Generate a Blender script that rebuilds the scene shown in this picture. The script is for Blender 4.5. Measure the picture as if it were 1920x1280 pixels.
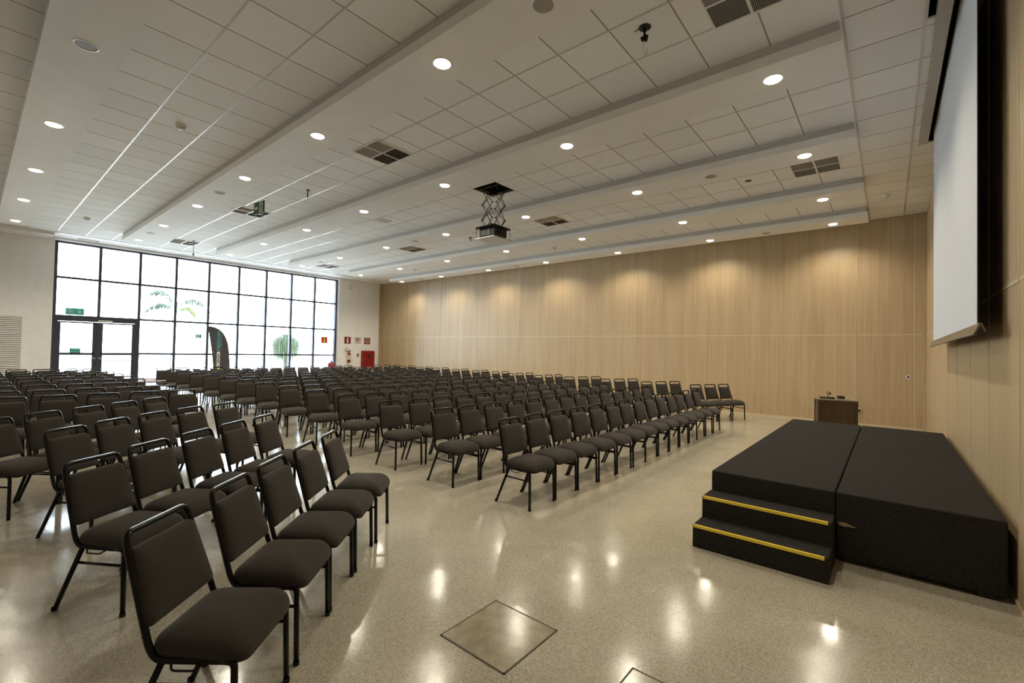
import bpy, math, random
from mathutils import Matrix, Vector
from math import sin, cos, pi, radians, sqrt

for o in list(bpy.data.objects):
    bpy.data.objects.remove(o, do_unlink=True)
S = bpy.context.scene
C = S.collection
rnd = random.Random(7)

# ------------------------------------------------------------------ camera
FPX = 848.62
yaw, pit, rol = radians(39.759), radians(1.147), radians(1.172)
fw = Vector((-sin(yaw), cos(yaw), 0)); rt = Vector((cos(yaw), sin(yaw), 0)); up = Vector((0, 0, 1))
f2 = fw*cos(pit) + up*sin(pit); u2 = up*cos(pit) - fw*sin(pit)
r3 = rt*cos(rol) + u2*sin(rol); u3 = u2*cos(rol) - rt*sin(rol)
cam_d = bpy.data.cameras.new('camera'); cam = bpy.data.objects.new('camera', cam_d); C.objects.link(cam)
cam_d.sensor_fit = 'HORIZONTAL'; cam_d.sensor_width = 36; cam_d.lens = FPX/1920*36
cam_d.clip_start = .02; cam_d.clip_end = 300
M = Matrix((r3, u3, -f2)).transposed().to_4x4(); M.translation = (0, 0, 1.61)
cam.matrix_world = M
S.camera = cam

# ------------------------------------------------------------------ sky and exposure
w = bpy.data.worlds.new('sky'); S.world = w; w.use_nodes = True
bg = w.node_tree.nodes['Background']; bg.inputs[0].default_value = (.80, .90, 1.0, 1); bg.inputs[1].default_value = 13.5
S.view_settings.view_transform = 'Standard'; S.view_settings.look = 'None'
S.view_settings.gamma = 1; S.view_settings.use_curve_mapping = False
S.view_settings.exposure = 0.20
LAMP_W = 155.0
LAMP_C = (1.0, .91, .72)

# ------------------------------------------------------------------ helpers
class MB:
    def __init__(s): s.v = []; s.f = []; s.m = []; s.cm = 0
    def mat(s, i): s.cm = i; return s
    def face(s, idx): s.f.append(tuple(idx)); s.m.append(s.cm)
    def quad(s, *p):
        b = len(s.v); s.v += [tuple(q) for q in p]; s.face(range(b, b+len(p))); return s
    def box(s, x0, x1, y0, y1, z0, z1, T=None):
        b = len(s.v)
        P = [(x0,y0,z0),(x1,y0,z0),(x1,y1,z0),(x0,y1,z0),(x0,y0,z1),(x1,y0,z1),(x1,y1,z1),(x0,y1,z1)]
        if T: P = [tuple(T @ Vector(p)) for p in P]
        s.v += P
        for q in ((0,3,2,1),(4,5,6,7),(0,1,5,4),(1,2,6,5),(2,3,7,6),(3,0,4,7)): s.face(b+i for i in q)
        return s
    def ring(s, c, a, b, r, n, ph=0):
        k = len(s.v)
        for i in range(n):
            t = 2*pi*i/n + ph
            s.v.append(tuple(c + a*(r*cos(t)) + b*(r*sin(t))))
        return k
    def tube(s, path, r, n=8, closed=False, cap=True):
        P = [Vector(p) for p in path]; m = len(P); rr = r if isinstance(r, (list, tuple)) else [r]*m
        prev = None; ks = []
        for i in range(m):
            if closed: t = P[(i+1) % m] - P[i-1]
            else: t = P[min(i+1, m-1)] - P[max(i-1, 0)]
            t.normalize()
            if prev is None:
                h = Vector((0,0,1)) if abs(t.z) < .9 else Vector((1,0,0))
                a = t.cross(h).normalized()
            else:
                a = prev - t*prev.dot(t)
                a.normalize()
            prev = a; b = t.cross(a)
            ks.append(s.ring(P[i], a, b, rr[i], n))
        for i in range(m if closed else m-1):
            k0 = ks[i]; k1 = ks[(i+1) % m]
            for j in range(n): s.face((k0+j, k0+(j+1) % n, k1+(j+1) % n, k1+j))
        if cap and not closed:
            s.face(reversed(range(ks[0], ks[0]+n))); s.face(range(ks[-1], ks[-1]+n))
        return s
    def cyl(s, p0, p1, r0, r1=None, n=16):
        return s.tube([p0, p1], [r0, r0 if r1 is None else r1], n)
    def lathe(s, prof, c=(0,0,0), n=24, axis='z'):
        c = Vector(c); ks = []
        A = {'z': (Vector((1,0,0)), Vector((0,1,0)), Vector((0,0,1))), 'x': (Vector((0,1,0)), Vector((0,0,1)), Vector((1,0,0))), 'y': (Vector((0,0,1)), Vector((1,0,0)), Vector((0,1,0)))}[axis]
        for r, z in prof: ks.append(s.ring(c + A[2]*z, A[0], A[1], max(r, 1e-5), n))
        for k0, k1 in zip(ks, ks[1:]):
            for j in range(n): s.face((k0+j, k0+(j+1) % n, k1+(j+1) % n, k1+j))
        return s
    def prism(s, poly, h0, h1, fn):
        n = len(poly); b = len(s.v)
        s.v += [tuple(fn(p[0], p[1], h0)) for p in poly] + [tuple(fn(p[0], p[1], h1)) for p in poly]
        s.face(reversed(range(b, b+n))); s.face(range(b+n, b+2*n))
        for i in range(n): s.face((b+i, b+(i+1) % n, b+n+(i+1) % n, b+n+i))
        return s
    def loops(s, loops, cap0=True, cap1=True):
        ks = []
        for L in loops: ks.append(len(s.v)); s.v += [tuple(p) for p in L]
        n = len(loops[0])
        for k0, k1 in zip(ks, ks[1:]):
            for j in range(n): s.face((k0+j, k0+(j+1) % n, k1+(j+1) % n, k1+j))
        if cap0: s.face(reversed(range(ks[0], ks[0]+n)))
        if cap1: s.face(range(ks[-1], ks[-1]+n))
        return s
    def mesh(s, name, mats, smooth=False):
        me = bpy.data.meshes.new(name); me.from_pydata(s.v, [], s.f)
        for m in (mats if isinstance(mats, (list, tuple)) else [mats]): me.materials.append(m)
        me.polygons.foreach_set('material_index', s.m)
        if smooth: me.polygons.foreach_set('use_smooth', [True]*len(s.f))
        me.update(); return me
    def build(s, name, mats, parent=None, smooth=False, loc=None):
        o = bpy.data.objects.new(name, s.mesh(name, mats, smooth)); C.objects.link(o)
        if parent is not None: o.parent = parent
        if loc: o.location = loc
        return o

def auto(o, ang=40):
    me = o.data
    me.polygons.foreach_set('use_smooth', [True]*len(me.polygons))
    try: me.set_sharp_from_angle(angle=radians(ang))
    except Exception: pass
    return o
def bevel(o, wd=.006, seg=2):
    b = o.modifiers.new('bevel', 'BEVEL'); b.width = wd; b.segments = seg; b.limit_method = 'ANGLE'; return o
def tag(o, label, cat, group=None):
    o['label'] = label; o['category'] = cat
    if group: o['group'] = group
    return o
def empty(name, loc, rz, label, cat, group=None):
    o = bpy.data.objects.new(name, None); C.objects.link(o); o.location = loc; o.rotation_euler = (0, 0, rz)
    o.empty_display_size = .1
    return tag(o, label, cat, group)
def structure(o): o['kind'] = 'structure'; return o

def rrect(a, b, r, k=5):
    r = max(min(r, a-.001, b-.001), .001); L = []
    for cx, cy, t0 in ((a-r, b-r, 0), (-a+r, b-r, pi/2), (-a+r, -b+r, pi), (a-r, -b+r, 3*pi/2)):
        for i in range(k+1):
            t = t0 + pi/2*i/k; L.append((cx + r*cos(t), cy + r*sin(t)))
    return L
def arc_path(pts, radii, k=5):
    P = [Vector(p) for p in pts]; out = [P[0]]
    for i in range(1, len(P)-1):
        a = (P[i-1]-P[i]); b = (P[i+1]-P[i]); r = min(radii[i-1], a.length*.49, b.length*.49)
        p0 = P[i] + a.normalized()*r; p1 = P[i] + b.normalized()*r
        for j in range(k+1):
            t = j/k; out.append(p0*(1-t)**2 + P[i]*2*t*(1-t) + p1*t*t)
    out.append(P[-1]); return out

# ------------------------------------------------------------------ materials
def nodes(name):
    m = bpy.data.materials.new(name); m.use_nodes = True
    return m, m.node_tree, m.node_tree.nodes['Principled BSDF']
def plain(name, col, rough=.6, metal=0., spec=.5, var=0., scale=40., bump=0., emit=None):
    m, nt, b = nodes(name)
    b.inputs['Base Color'].default_value = (*col, 1); b.inputs['Roughness'].default_value = rough
    b.inputs['Metallic'].default_value = metal; b.inputs['Specular IOR Level'].default_value = spec
    if var or bump:
        tc = nt.nodes.new('ShaderNodeTexCoord'); n = nt.nodes.new('ShaderNodeTexNoise'); n.inputs['Scale'].default_value = scale
        n.inputs['Detail'].default_value = 4
        nt.links.new(tc.outputs['Object'], n.inputs['Vector'])
        if var:
            r = nt.nodes.new('ShaderNodeValToRGB')
            r.color_ramp.elements[0].position = .3; r.color_ramp.elements[1].position = .7
            r.color_ramp.elements[0].color = (*[c*(1-var) for c in col], 1); r.color_ramp.elements[1].color = (*[min(1, c*(1+var)) for c in col], 1)
            nt.links.new(n.outputs[0], r.inputs[0]); nt.links.new(r.outputs[0], b.inputs['Base Color'])
        if bump:
            bp = nt.nodes.new('ShaderNodeBump'); bp.inputs['Strength'].default_value = bump; bp.inputs['Distance'].default_value = .004
            nt.links.new(n.outputs[0], bp.inputs['Height']); nt.links.new(bp.outputs[0], b.inputs['Normal'])
    if emit:
        b.inputs['Emission Color'].default_value = (*emit[0], 1); b.inputs['Emission Strength'].default_value = emit[1]
    return m
def mth(nt, op, a, b=None, c=None):
    n = nt.nodes.new('ShaderNodeMath'); n.operation = op
    for i, x in enumerate((a, b, c)):
        if x is None: continue
        if isinstance(x, (int, float)): n.inputs[i].default_value = x
        else: nt.links.new(x, n.inputs[i])
    return n.outputs[0]
def mixc(nt, fac, a, b):
    n = nt.nodes.new('ShaderNodeMix'); n.data_type = 'RGBA'
    nt.links.new(fac, n.inputs[0])
    for s, x in ((6, a), (7, b)):
        if isinstance(x, tuple): n.inputs[s].default_value = (*x, 1)
        else: nt.links.new(x, n.inputs[s])
    return n.outputs[2]
def objxyz(nt):
    tc = nt.nodes.new('ShaderNodeTexCoord'); s = nt.nodes.new('ShaderNodeSeparateXYZ')
    nt.links.new(tc.outputs['Object'], s.inputs[0]); return tc.outputs['Object'], s.outputs

def tile_mat(name, axis, off, pitch=.625):
    m, nt, b = nodes(name); v, xyz = objxyz(nt)
    n = nt.nodes.new('ShaderNodeTexNoise'); n.inputs['Scale'].default_value = 160; n.inputs['Detail'].default_value = 3; nt.links.new(v, n.inputs['Vector'])
    wn = nt.nodes.new('ShaderNodeTexWhiteNoise'); wn.noise_dimensions = '2D'
    cx = nt.nodes.new('ShaderNodeCombineXYZ')
    nt.links.new(mth(nt, 'FLOOR', mth(nt, 'DIVIDE', mth(nt, 'SUBTRACT', xyz[0], .27), .625)), cx.inputs[0])
    nt.links.new(mth(nt, 'FLOOR', mth(nt, 'DIVIDE', mth(nt, 'SUBTRACT', xyz[1], .386), .627)), cx.inputs[1])
    nt.links.new(cx.outputs[0], wn.inputs['Vector'])
    base = mixc(nt, n.outputs[0], (.80, .785, .755), (.89, .875, .845))
    dark = nt.nodes.new('ShaderNodeHueSaturation'); nt.links.new(base, dark.inputs['Color'])
    nt.links.new(mth(nt, 'ADD', .95, mth(nt, 'MULTIPLY', wn.outputs[0], .07)), dark.inputs['Value'])
    fr = mth(nt, 'FRACT', mth(nt, 'DIVIDE', mth(nt, 'SUBTRACT', xyz[axis], off-pitch/2), pitch))
    line = mth(nt, 'LESS_THAN', mth(nt, 'ABSOLUTE', mth(nt, 'SUBTRACT', fr, .5)), .0085/pitch)
    nt.links.new(mixc(nt, line, dark.outputs[0], (.38, .33, .26)), b.inputs['Base Color'])
    b.inputs['Roughness'].default_value = .9; b.inputs['Specular IOR Level'].default_value = .15
    return m
def wood_mat(name, c0, c1, axis=0, grain=34., rough=.38, zs=.7, spec=.6):
    m, nt, b = nodes(name)
    tc = nt.nodes.new('ShaderNodeTexCoord'); mp = nt.nodes.new('ShaderNodeMapping')
    nt.links.new(tc.outputs['Object'], mp.inputs[0])
    mp.inputs['Scale'].default_value = (grain, grain, zs)
    n = nt.nodes.new('ShaderNodeTexNoise'); n.inputs['Scale'].default_value = 1.; n.inputs['Detail'].default_value = 5; n.inputs['Roughness'].default_value = .6
    nt.links.new(mp.outputs[0], n.inputs['Vector'])
    mp2 = nt.nodes.new('ShaderNodeMapping'); nt.links.new(tc.outputs['Object'], mp2.inputs[0]); mp2.inputs['Scale'].default_value = (grain*.13, grain*.13, zs*.4)
    n2 = nt.nodes.new('ShaderNodeTexNoise'); n2.inputs['Scale'].default_value = 1.; n2.inputs['Detail'].default_value = 3; nt.links.new(mp2.outputs[0], n2.inputs['Vector'])
    f = mth(nt, 'ADD', mth(nt, 'MULTIPLY', n.outputs[0], .6), mth(nt, 'MULTIPLY', n2.outputs[0], .4))
    r = nt.nodes.new('ShaderNodeValToRGB'); r.color_ramp.elements[0].position = .33; r.color_ramp.elements[1].position = .66
    r.color_ramp.elements[0].color = (*c0, 1); r.color_ramp.elements[1].color = (*c1, 1)
    nt.links.new(f, r.inputs[0]); nt.links.new(r.outputs[0], b.inputs['Base Color'])
    b.inputs['Roughness'].default_value = rough; b.inputs['Specular IOR Level'].default_value = spec
    return m
def floor_mat():
    m, nt, b = nodes('polished_terrazzo'); v, xyz = objxyz(nt)
    def noise(sc, d=3, rg=.5):
        n = nt.nodes.new('ShaderNodeTexNoise'); n.inputs['Scale'].default_value = sc; n.inputs['Detail'].default_value = d
        n.inputs['Roughness'].default_value = rg; nt.links.new(v, n.inputs['Vector']); return n.outputs[0]
    def ramp(x, p0, p1):
        r = nt.nodes.new('ShaderNodeMapRange'); r.inputs[1].default_value = p0; r.inputs[2].default_value = p1
        nt.links.new(x, r.inputs[0]); return r.outputs[0]
    big = ramp(noise(1.3, 5, .6), .3, .7)
    base = mixc(nt, big, (.27, .243, .188), (.42, .377, .292))
    mid = ramp(noise(55, 3), .35, .65)
    base = mixc(nt, mth(nt, 'MULTIPLY', mid, .6), base, (.49, .445, .35))
    vo = nt.nodes.new('ShaderNodeTexVoronoi'); vo.inputs['Scale'].default_value = 165; nt.links.new(v, vo.inputs['Vector'])
    sp = nt.nodes.new('ShaderNodeSeparateColor'); nt.links.new(vo.outputs['Color'], sp.inputs[0])
    dk = mth(nt, 'MULTIPLY', mth(nt, 'LESS_THAN', sp.outputs[0], .15), mth(nt, 'LESS_THAN', vo.outputs['Distance'], .42))
    base = mixc(nt, mth(nt, 'MULTIPLY', dk, .85), base, (.10, .082, .055))
    lt = mth(nt, 'MULTIPLY', mth(nt, 'GREATER_THAN', sp.outputs[1], .93), mth(nt, 'LESS_THAN', vo.outputs['Distance'], .4))
    base = mixc(nt, mth(nt, 'MULTIPLY', lt, .6), base, (.62, .58, .50))
    vo2 = nt.nodes.new('ShaderNodeTexVoronoi'); vo2.inputs['Scale'].default_value = 330; nt.links.new(v, vo2.inputs['Vector'])
    sp2 = nt.nodes.new('ShaderNodeSeparateColor'); nt.links.new(vo2.outputs['Color'], sp2.inputs[0])
    base = mixc(nt, mth(nt, 'MULTIPLY', mth(nt, 'LESS_THAN', sp2.outputs[0], .24), .62), base, (.16, .135, .095))
    base = mixc(nt, mth(nt, 'MULTIPLY', mth(nt, 'GREATER_THAN', sp2.outputs[0], .86), .35), base, (.58, .54, .45))
    nt.links.new(base, b.inputs['Base Color'])
    rgh = nt.nodes.new('ShaderNodeMapRange'); rgh.inputs[1].default_value = .3; rgh.inputs[2].default_value = .7
    rgh.inputs[3].default_value = .09; rgh.inputs[4].default_value = .21
    nt.links.new(noise(2.4, 4), rgh.inputs[0]); nt.links.new(rgh.outputs[0], b.inputs['Roughness'])
    b.inputs['Specular IOR Level'].default_value = .5
    bp = nt.nodes.new('ShaderNodeBump'); bp.inputs['Strength'].default_value = .08; bp.inputs['Distance'].default_value = .01
    nt.links.new(noise(7, 2), bp.inputs['Height']); nt.links.new(bp.outputs[0], b.inputs['Normal'])
    return m
def glass_mat():
    m = bpy.data.materials.new('window_glass'); m.use_nodes = True; nt = m.node_tree; nt.nodes.clear()
    out = nt.nodes.new('ShaderNodeOutputMaterial'); mx = nt.nodes.new('ShaderNodeMixShader')
    tr = nt.nodes.new('ShaderNodeBsdfTransparent'); tr.inputs[0].default_value = (.93, .96, .97, 1)
    gl = nt.nodes.new('ShaderNodeBsdfGlossy'); gl.inputs['Roughness'].default_value = .02
    fr = nt.nodes.new('ShaderNodeFresnel'); fr.inputs[0].default_value = 1.45
    nt.links.new(fr.outputs[0], mx.inputs[0]); nt.links.new(tr.outputs[0], mx.inputs[1]); nt.links.new(gl.outputs[0], mx.inputs[2])
    nt.links.new(mx.outputs[0], out.inputs[0]); return m

m_floor = floor_mat()
m_tileX = tile_mat('ceiling_tile_bay', 0, .27)
m_tileY = tile_mat('ceiling_tile_end', 1, .386, .627)
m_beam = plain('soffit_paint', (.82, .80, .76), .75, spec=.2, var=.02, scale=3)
m_beam_neck = plain('soffit_neck_shade', (.56, .545, .52), .8, spec=.2)  # soffit paint darkened to stand in for shade on the set-back neck
m_plaster = plain('white_plaster', (.88, .865, .84), .85, spec=.2, var=.03, scale=6, bump=.1)
m_tee = plain('grid_tee', (.60, .57, .52), .25, spec=.6)
m_white = plain('white_enamel', (.78, .77, .74), .4)
m_offwhite = plain('ivory_plastic', (.62, .58, .50), .5)
m_wood = wood_mat('light_oak_laminate', (.385, .274, .150), (.51, .38, .228))
m_wooddk = wood_mat('dark_walnut', (.022, .0125, .006), (.085, .048, .020), grain=26, rough=.35, zs=.6)
m_alu = plain('bronze_aluminium', (.58, .47, .31), .4)
m_gap = plain('dark_gap', (.08, .06, .035), .9)
m_black = plain('matt_black', (.012, .012, .012), .6)
m_blackmetal = plain('black_painted_steel', (.004, .004, .0045), .22, spec=.22)
m_fabric = plain('brown_grey_fabric', (.040, .0345, .030), .95, spec=.10, var=.22, scale=260, bump=.5)
_b = m_fabric.node_tree.nodes['Principled BSDF']; _b.inputs['Sheen Weight'].default_value = .16; _b.inputs['Sheen Roughness'].default_value = .45; _b.inputs['Sheen Tint'].default_value = (.9, .85, .8, 1)
m_rubber = plain('black_rubber', (.010, .010, .010), .8)
m_carpet = plain('black_carpet', (.031, .0285, .0265), 1., spec=.06, var=.6, scale=230, bump=.8)
m_yellow = plain('yellow_tape', (.92, .70, .06), .5)
m_torn = plain('torn_plywood', (.33, .24, .15), .9, var=.3, scale=60)
m_mull = plain('graphite_aluminium', (.048, .052, .075), .45, metal=.2)  # bluish lift of the window flare is put into this colour
m_glass = glass_mat()
m_lens = plain('lamp_lens', (.9, .9, .85), .4, emit=((1.0, .92, .75), 15.))
m_lensoff = plain('unlit_lens', (.27, .245, .20), .5)  # colour darkened to stand in for the shaded recess behind the lens
m_grille = plain('speaker_mesh', (.36, .33, .28), .8)
m_ventdk = plain('vent_cavity', (.085, .078, .068), .9)
m_slat = plain('vent_slat', (.36, .345, .32), .5)
m_slat_lo = plain('louvre_slat', (.82, .79, .74), .6)
m_red = plain('red_enamel', (.26, .009, .009), .35)
m_sred = plain('sign_red', (.19, .009, .013), .5)
m_swhite = plain('sign_white', (.78, .74, .66), .5)
m_teal = plain('sign_teal', (.02, .32, .28), .5)
m_green = plain('sign_green', (.008, .060, .036), .5)
m_glow = plain('photoluminescent', (.62, .66, .44), .5)
m_screen = plain('screen_fabric', (.60, .60, .615), .9, spec=.1)
m_flag = plain('banner_cloth', (.062, .062, .068), .85)  # dark cloth lightened in colour to include the window flare
m_flagedge = plain('banner_edge', (.10, .16, .035), .8)
m_tealtext = plain('banner_teal', (.13, .58, .62), .7)
m_whitetext = plain('banner_white', (.85, .85, .85), .7)
m_lime = plain('banner_lime', (.62, .70, .05), .7)
m_frond = plain('palm_leaf', (.050, .082, .050), .6, var=.3, scale=6)
m_frondy = plain('palm_leaf_yellow', (.12, .15, .03), .6, var=.3, scale=6)
m_trunk = plain('palm_trunk', (.14, .115, .105), .9, var=.25, scale=12)
m_grass = plain('weeping_leaf', (.072, .108, .052), .6, var=.35, scale=5)
m_conc = plain('terrace_concrete', (.80, .79, .77), .9, var=.03, scale=2)
m_pot = plain('pot_grey', (.5, .5, .52), .8)
m_terra = plain('terracotta_kerb', (.14, .085, .07), .8, var=.2, scale=8)
m_plate = plain('floor_box_plate', (.27, .228, .155), .17, var=.25, scale=11)
m_platerim = plain('plate_rim', (.05, .038, .022), .4, metal=.5)
m_steel = plain('bare_steel', (.5, .5, .5), .3, metal=.9)
m_housing = plain('housing_beige', (.50, .47, .42), .7, var=.05, scale=14)
m_bar = plain('screen_bar', (.19, .148, .10), .4, metal=.3)
m_extlabel = plain('extinguisher_label', (.62, .54, .38), .6)
m_lecttop = plain('lectern_top', (.20, .155, .095), .4)
m_darkglass = plain('dark_glass', (.02, .02, .025), .1)

# ------------------------------------------------------------------ room dimensions (metres, floor at 0)
XR, XL, XG = .66, -20.38, -20.62       # screen wall, glazed wall face, glass plane
YB, YF = 13.78, -.36                   # oak wall, wall behind the camera
ZT, ZB = 4.93, 4.71                    # tile ceiling, soffit underside
ROWS = [.70, 3.208, 5.69, 8.18, 10.69, 12.82]
BX0, BX1 = -17.9, -.355
COLX = [-1.004 - 2.732*j for j in range(7)]

# ------------------------------------------------------------------ floor, walls
structure(MB().box(XG-.1, XR+.2, YF-.2, YB+.2, -.2, 0).build('floor', m_floor))
structure(MB().box(XG-60, XG-.1, -50, 70, -.25, -.05).build('terrace_ground', m_conc))
structure(MB().box(XG-.1, XR+.2, YF-.2, YF, 0, ZT+.1).build('wall_front', m_housing))

def oak_wall(axis):
    """oak panels with a dark joint between aluminium edges, on a backing"""
    b = MB()
    if axis == 'back':
        P = lambda u0, u1, d0, d1, z0, z1: b.box(u0, u1, YB+d0, YB+d1, z0, z1)
        seams = [-.59 - 1.166*k for k in range(17)]; lo, hi = XL, XR
        seams = [s for s in seams if s > lo+.2]; strong = {0, 1, 2, 3}
        extra = []; rail = 2.16
    else:
        P = lambda u0, u1, d0, d1, z0, z1: b.box(XR+d0, XR+d1, u0, u1, z0, z1)
        seams = [4.40 + 1.166*k for k in range(-4, 8)]; lo, hi = YF, YB
        extra = []; rail = 2.145
    ed = sorted([lo, hi] + seams + extra)
    b.mat(1); P(lo, hi, .02, .2, 0, ZT+.1)
    for a, c in zip(ed, ed[1:]):
        b.mat(0)
        P(a+.003, c-.003, 0, .02, .03, rail-.012); P(a+.003, c-.003, 0, .02, rail+.012, ZT+.1)
        b.mat(2); P(a+.004, c-.004, -.003, .02, rail-.012, rail+.012)
        for e, s in ((a, 1), (c, -1)):
            P(min(e+s*.003, e+s*.013), max(e+s*.003, e+s*.013), -.003, .001, .03, ZT+.05)
    if axis == 'back': P(.452, .470, -.004, .001, .03, ZT)
    return b, ed
b, _ = oak_wall('back'); structure(b.build('wall_back', [m_wood, m_gap, m_alu]))
b, _ = oak_wall('right'); structure(b.build('wall_right', [m_wood, m_gap, m_alu]))
structure(MB().box(XL, XR, YB-.012, YB, 0, .035).build('baseboard_back', m_alu))
structure(MB().box(XR-.010, XR, YF, YB-.012, 0, .035).build('baseboard_right', m_alu))
# corner post strips beside the oak wall's ends
structure(MB().box(.575, .655, YB-.02, YB, .035, ZT).box(.615, .66, YB-.05, YB-.02, .0, ZT).build('trim_1', m_wood))

GY0, GY1, GZ = 1.69, 11.40, 4.86
b = MB()
b.box(XG-.1, XL, YF, GY0, 0, ZT+.1).box(XG-.1, XL, GY1, YB, 0, ZT+.1).box(XG-.1, XL, GY0, GY1, GZ+.02, ZT+.1)
structure(b.build('wall_left', m_plaster))
structure(MB().box(XL, XL+.075, YB-.14, YB, 0, ZT).build('trim_2', m_wood))

# glazed wall: frame, panes, double door
MUL = [1.74 + 1.0665*k for k in range(10)]
b = MB(); mw = .039
for i, y in enumerate(MUL):
    z0 = 2.43 if i == 1 else 0
    b.box(XG-.06, XG+.09, y-mw, y+mw, z0, GZ)
for z in (GZ-.03, 3.69, 2.44, 1.22, .05):
    if z in (1.22, .05):
        b.box(XG-.04, XG+.06, MUL[2], MUL[-1], z-.034, z+.034)
    else:
        b.box(XG-.04, XG+.06, MUL[0], MUL[-1], z-.034, z+.034)
b.box(XG-.04, XG+.07, MUL[0], MUL[2], 2.36, 2.42)
win = structure(b.build('window_1', m_mull))
ZR = [.05, 1.22, 2.44, 3.69, GZ-.03]
for i in range(9):
    for j in range(4):
        if i < 2 and j < 2: continue
        MB().box(XG-.004, XG+.004, MUL[i]+mw, MUL[i+1]-mw, ZR[j]+.028, ZR[j+1]-.028).build('pane', m_glass, win)
d = MB(); d.box(XG-.05, XG+.08, MUL[0]+mw, MUL[0]+.09, 0, 2.36).box(XG-.05, XG+.08, MUL[2]-.09, MUL[2]-mw, 0, 2.36).box(XG-.05, XG+.08, MUL[0]+.09, MUL[2]-.09, 2.28, 2.36)
door = structure(d.build('door_1', m_mull))
ym = MUL[1]
for (y0, y1) in ((MUL[0]+.09, ym-.004), (ym+.004, MUL[2]-.09)):
    s = .125; a = .075
    b = MB(); 
    b.box(XG-.03, XG+.05, y0, y0+(s if y0 > ym else a), .01, 2.27).box(XG-.03, XG+.05, y1-(a if y0 > ym else s), y1, .01, 2.27)
    for z0, z1 in ((.01, .12), (1.17, 1.25), (2.22, 2.27)): b.box(XG-.03, XG+.05, y0+a, y1-a, z0, z1)
    leaf = b.build('door_leaf', m_mull, door)
    MB().box(XG-.004, XG+.004, y0+a, y1-a, .12, 1.17).box(XG-.004, XG+.004, y0+a, y1-a, 1.25, 2.22).build('pane', m_glass, leaf)
    MB().cyl((XG+.09, y0+.03, .97), (XG+.09, y1-.03, .97), .014, n=10).cyl((XG+.03, y0+.05, .97), (XG+.09, y0+.05, .97), .012, n=8).cyl((XG+.03, y1-.05, .97), (XG+.09, y1-.05, .97), .012, n=8).build('push_bar', m_mull, leaf)
    yk = y1-.065 if y0 < ym else y0+.065
    MB().lathe([(0, 0), (.03, 0), (.03, .012), (.018, .02), (.018, .05), (.026, .055), (.024, .07), (0, .072)], (XG+.05, yk, 1.06), 14, 'x').build('lock_cylinder', m_steel, leaf)
MB().box(XG+.05, XG+.062, ym-.03, ym+.03, .02, 2.26).build('meeting_strip', m_mull, door)
MB().box(XG+.05, XG+.10, ym+.0, ym+.36, 2.30, 2.345).build('door_closer', m_white, door)

# ------------------------------------------------------------------ ceiling
def grid_plate(b, x0, x1, y0, y1, z0, z1, holes):
    xs = sorted({x0, x1, *[h[0] for h in holes], *[h[1] for h in holes]}); ys = sorted({y0, y1, *[h[2] for h in holes], *[h[3] for h in holes]})
    xs = [x for x in xs if x0 <= x <= x1]; ys = [y for y in ys if y0 <= y <= y1]
    for a, c in zip(xs, xs[1:]):
        for e, g in zip(ys, ys[1:]):
            mx, my = (a+c)/2, (e+g)/2
            if any(h[0] < mx < h[1] and h[2] < my < h[3] for h in holes): continue
            b.box(a, c, e, g, z0, z1)
LIFT = (-6.605, -5.98, 6.57, 7.195)
HOLE = (.285, .345, 4.9, 5.91)
SLOT = (.457, .545, 4.4, 9.32)
b = MB()
grid_plate(b, -19.45, -.355, YF, YB, ZT, ZT+.02, [LIFT])
b.mat(1); grid_plate(b, -.355, XR, YF, YB, ZT, ZT+.02, [HOLE, SLOT])
b.mat(2); b.box(XL-.3, -19.52, YF, YB, ZT, ZT+.02)
b.mat(3); b.box(-19.52, -19.45, YF, YB, ZT+.01, ZT+.02)
b.mat(4); b.box(XG, XR+.1, YF-.1, YB+.1, ZT+.5, ZT+.55)
for h in (LIFT, HOLE, SLOT):
    x0, x1, y0, y1 = h; q = .02
    for bx in ((x0-q, x0, y0-q, y1+q), (x1, x1+q, y0-q, y1+q), (x0, x1, y0-q, y0), (x0, x1, y1, y1+q)): b.box(*bx, ZT+.02, ZT+.5)
ceil = structure(b.build('ceiling', [m_tileX, m_tileY, m_plaster, m_gap, m_black]))
b = MB(); t = .0095
for i in range(len(ROWS)):
    lo = ROWS[i]+.31; hi = ROWS[i+1]-.31 if i+1 < len(ROWS) else YB
    n = 3 if i < 4 else 2
    if i == 5: n = 1
    for k in range(1, n):
        y = lo + (hi-lo)*k/n
        segs = [(-19.45, BX1)]
        if LIFT[2]-.02 < y < LIFT[3]+.02: segs = [(-19.45, LIFT[0]), (LIFT[1], BX1)]
        for s0, s1 in segs: b.box(s0, s1, y-t, y+t, ZT-.004, ZT)
for r in ROWS:
    for s in (-.31, .31): b.box(-19.45, BX0, r+s-t, r+s+t, ZT-.004, ZT)
for x in (-.355, .27): b.box(x-.013, x+.013, YF, YB, ZT-.005, ZT)
b.build('grid_tee', m_tee, ceil)
structure(MB().box(-19.56, -19.45, GY0-.1, YB, ZT-.016, ZT).build('trim_3', m_white))
for i, r in enumerate(ROWS):
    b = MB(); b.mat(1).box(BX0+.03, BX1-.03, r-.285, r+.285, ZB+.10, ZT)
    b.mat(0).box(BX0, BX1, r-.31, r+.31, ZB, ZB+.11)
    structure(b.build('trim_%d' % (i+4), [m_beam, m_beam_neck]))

structure(MB().box(XL, -19.57, YF, 1.60, 4.845, ZT).build('trim_10', m_plaster))
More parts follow.
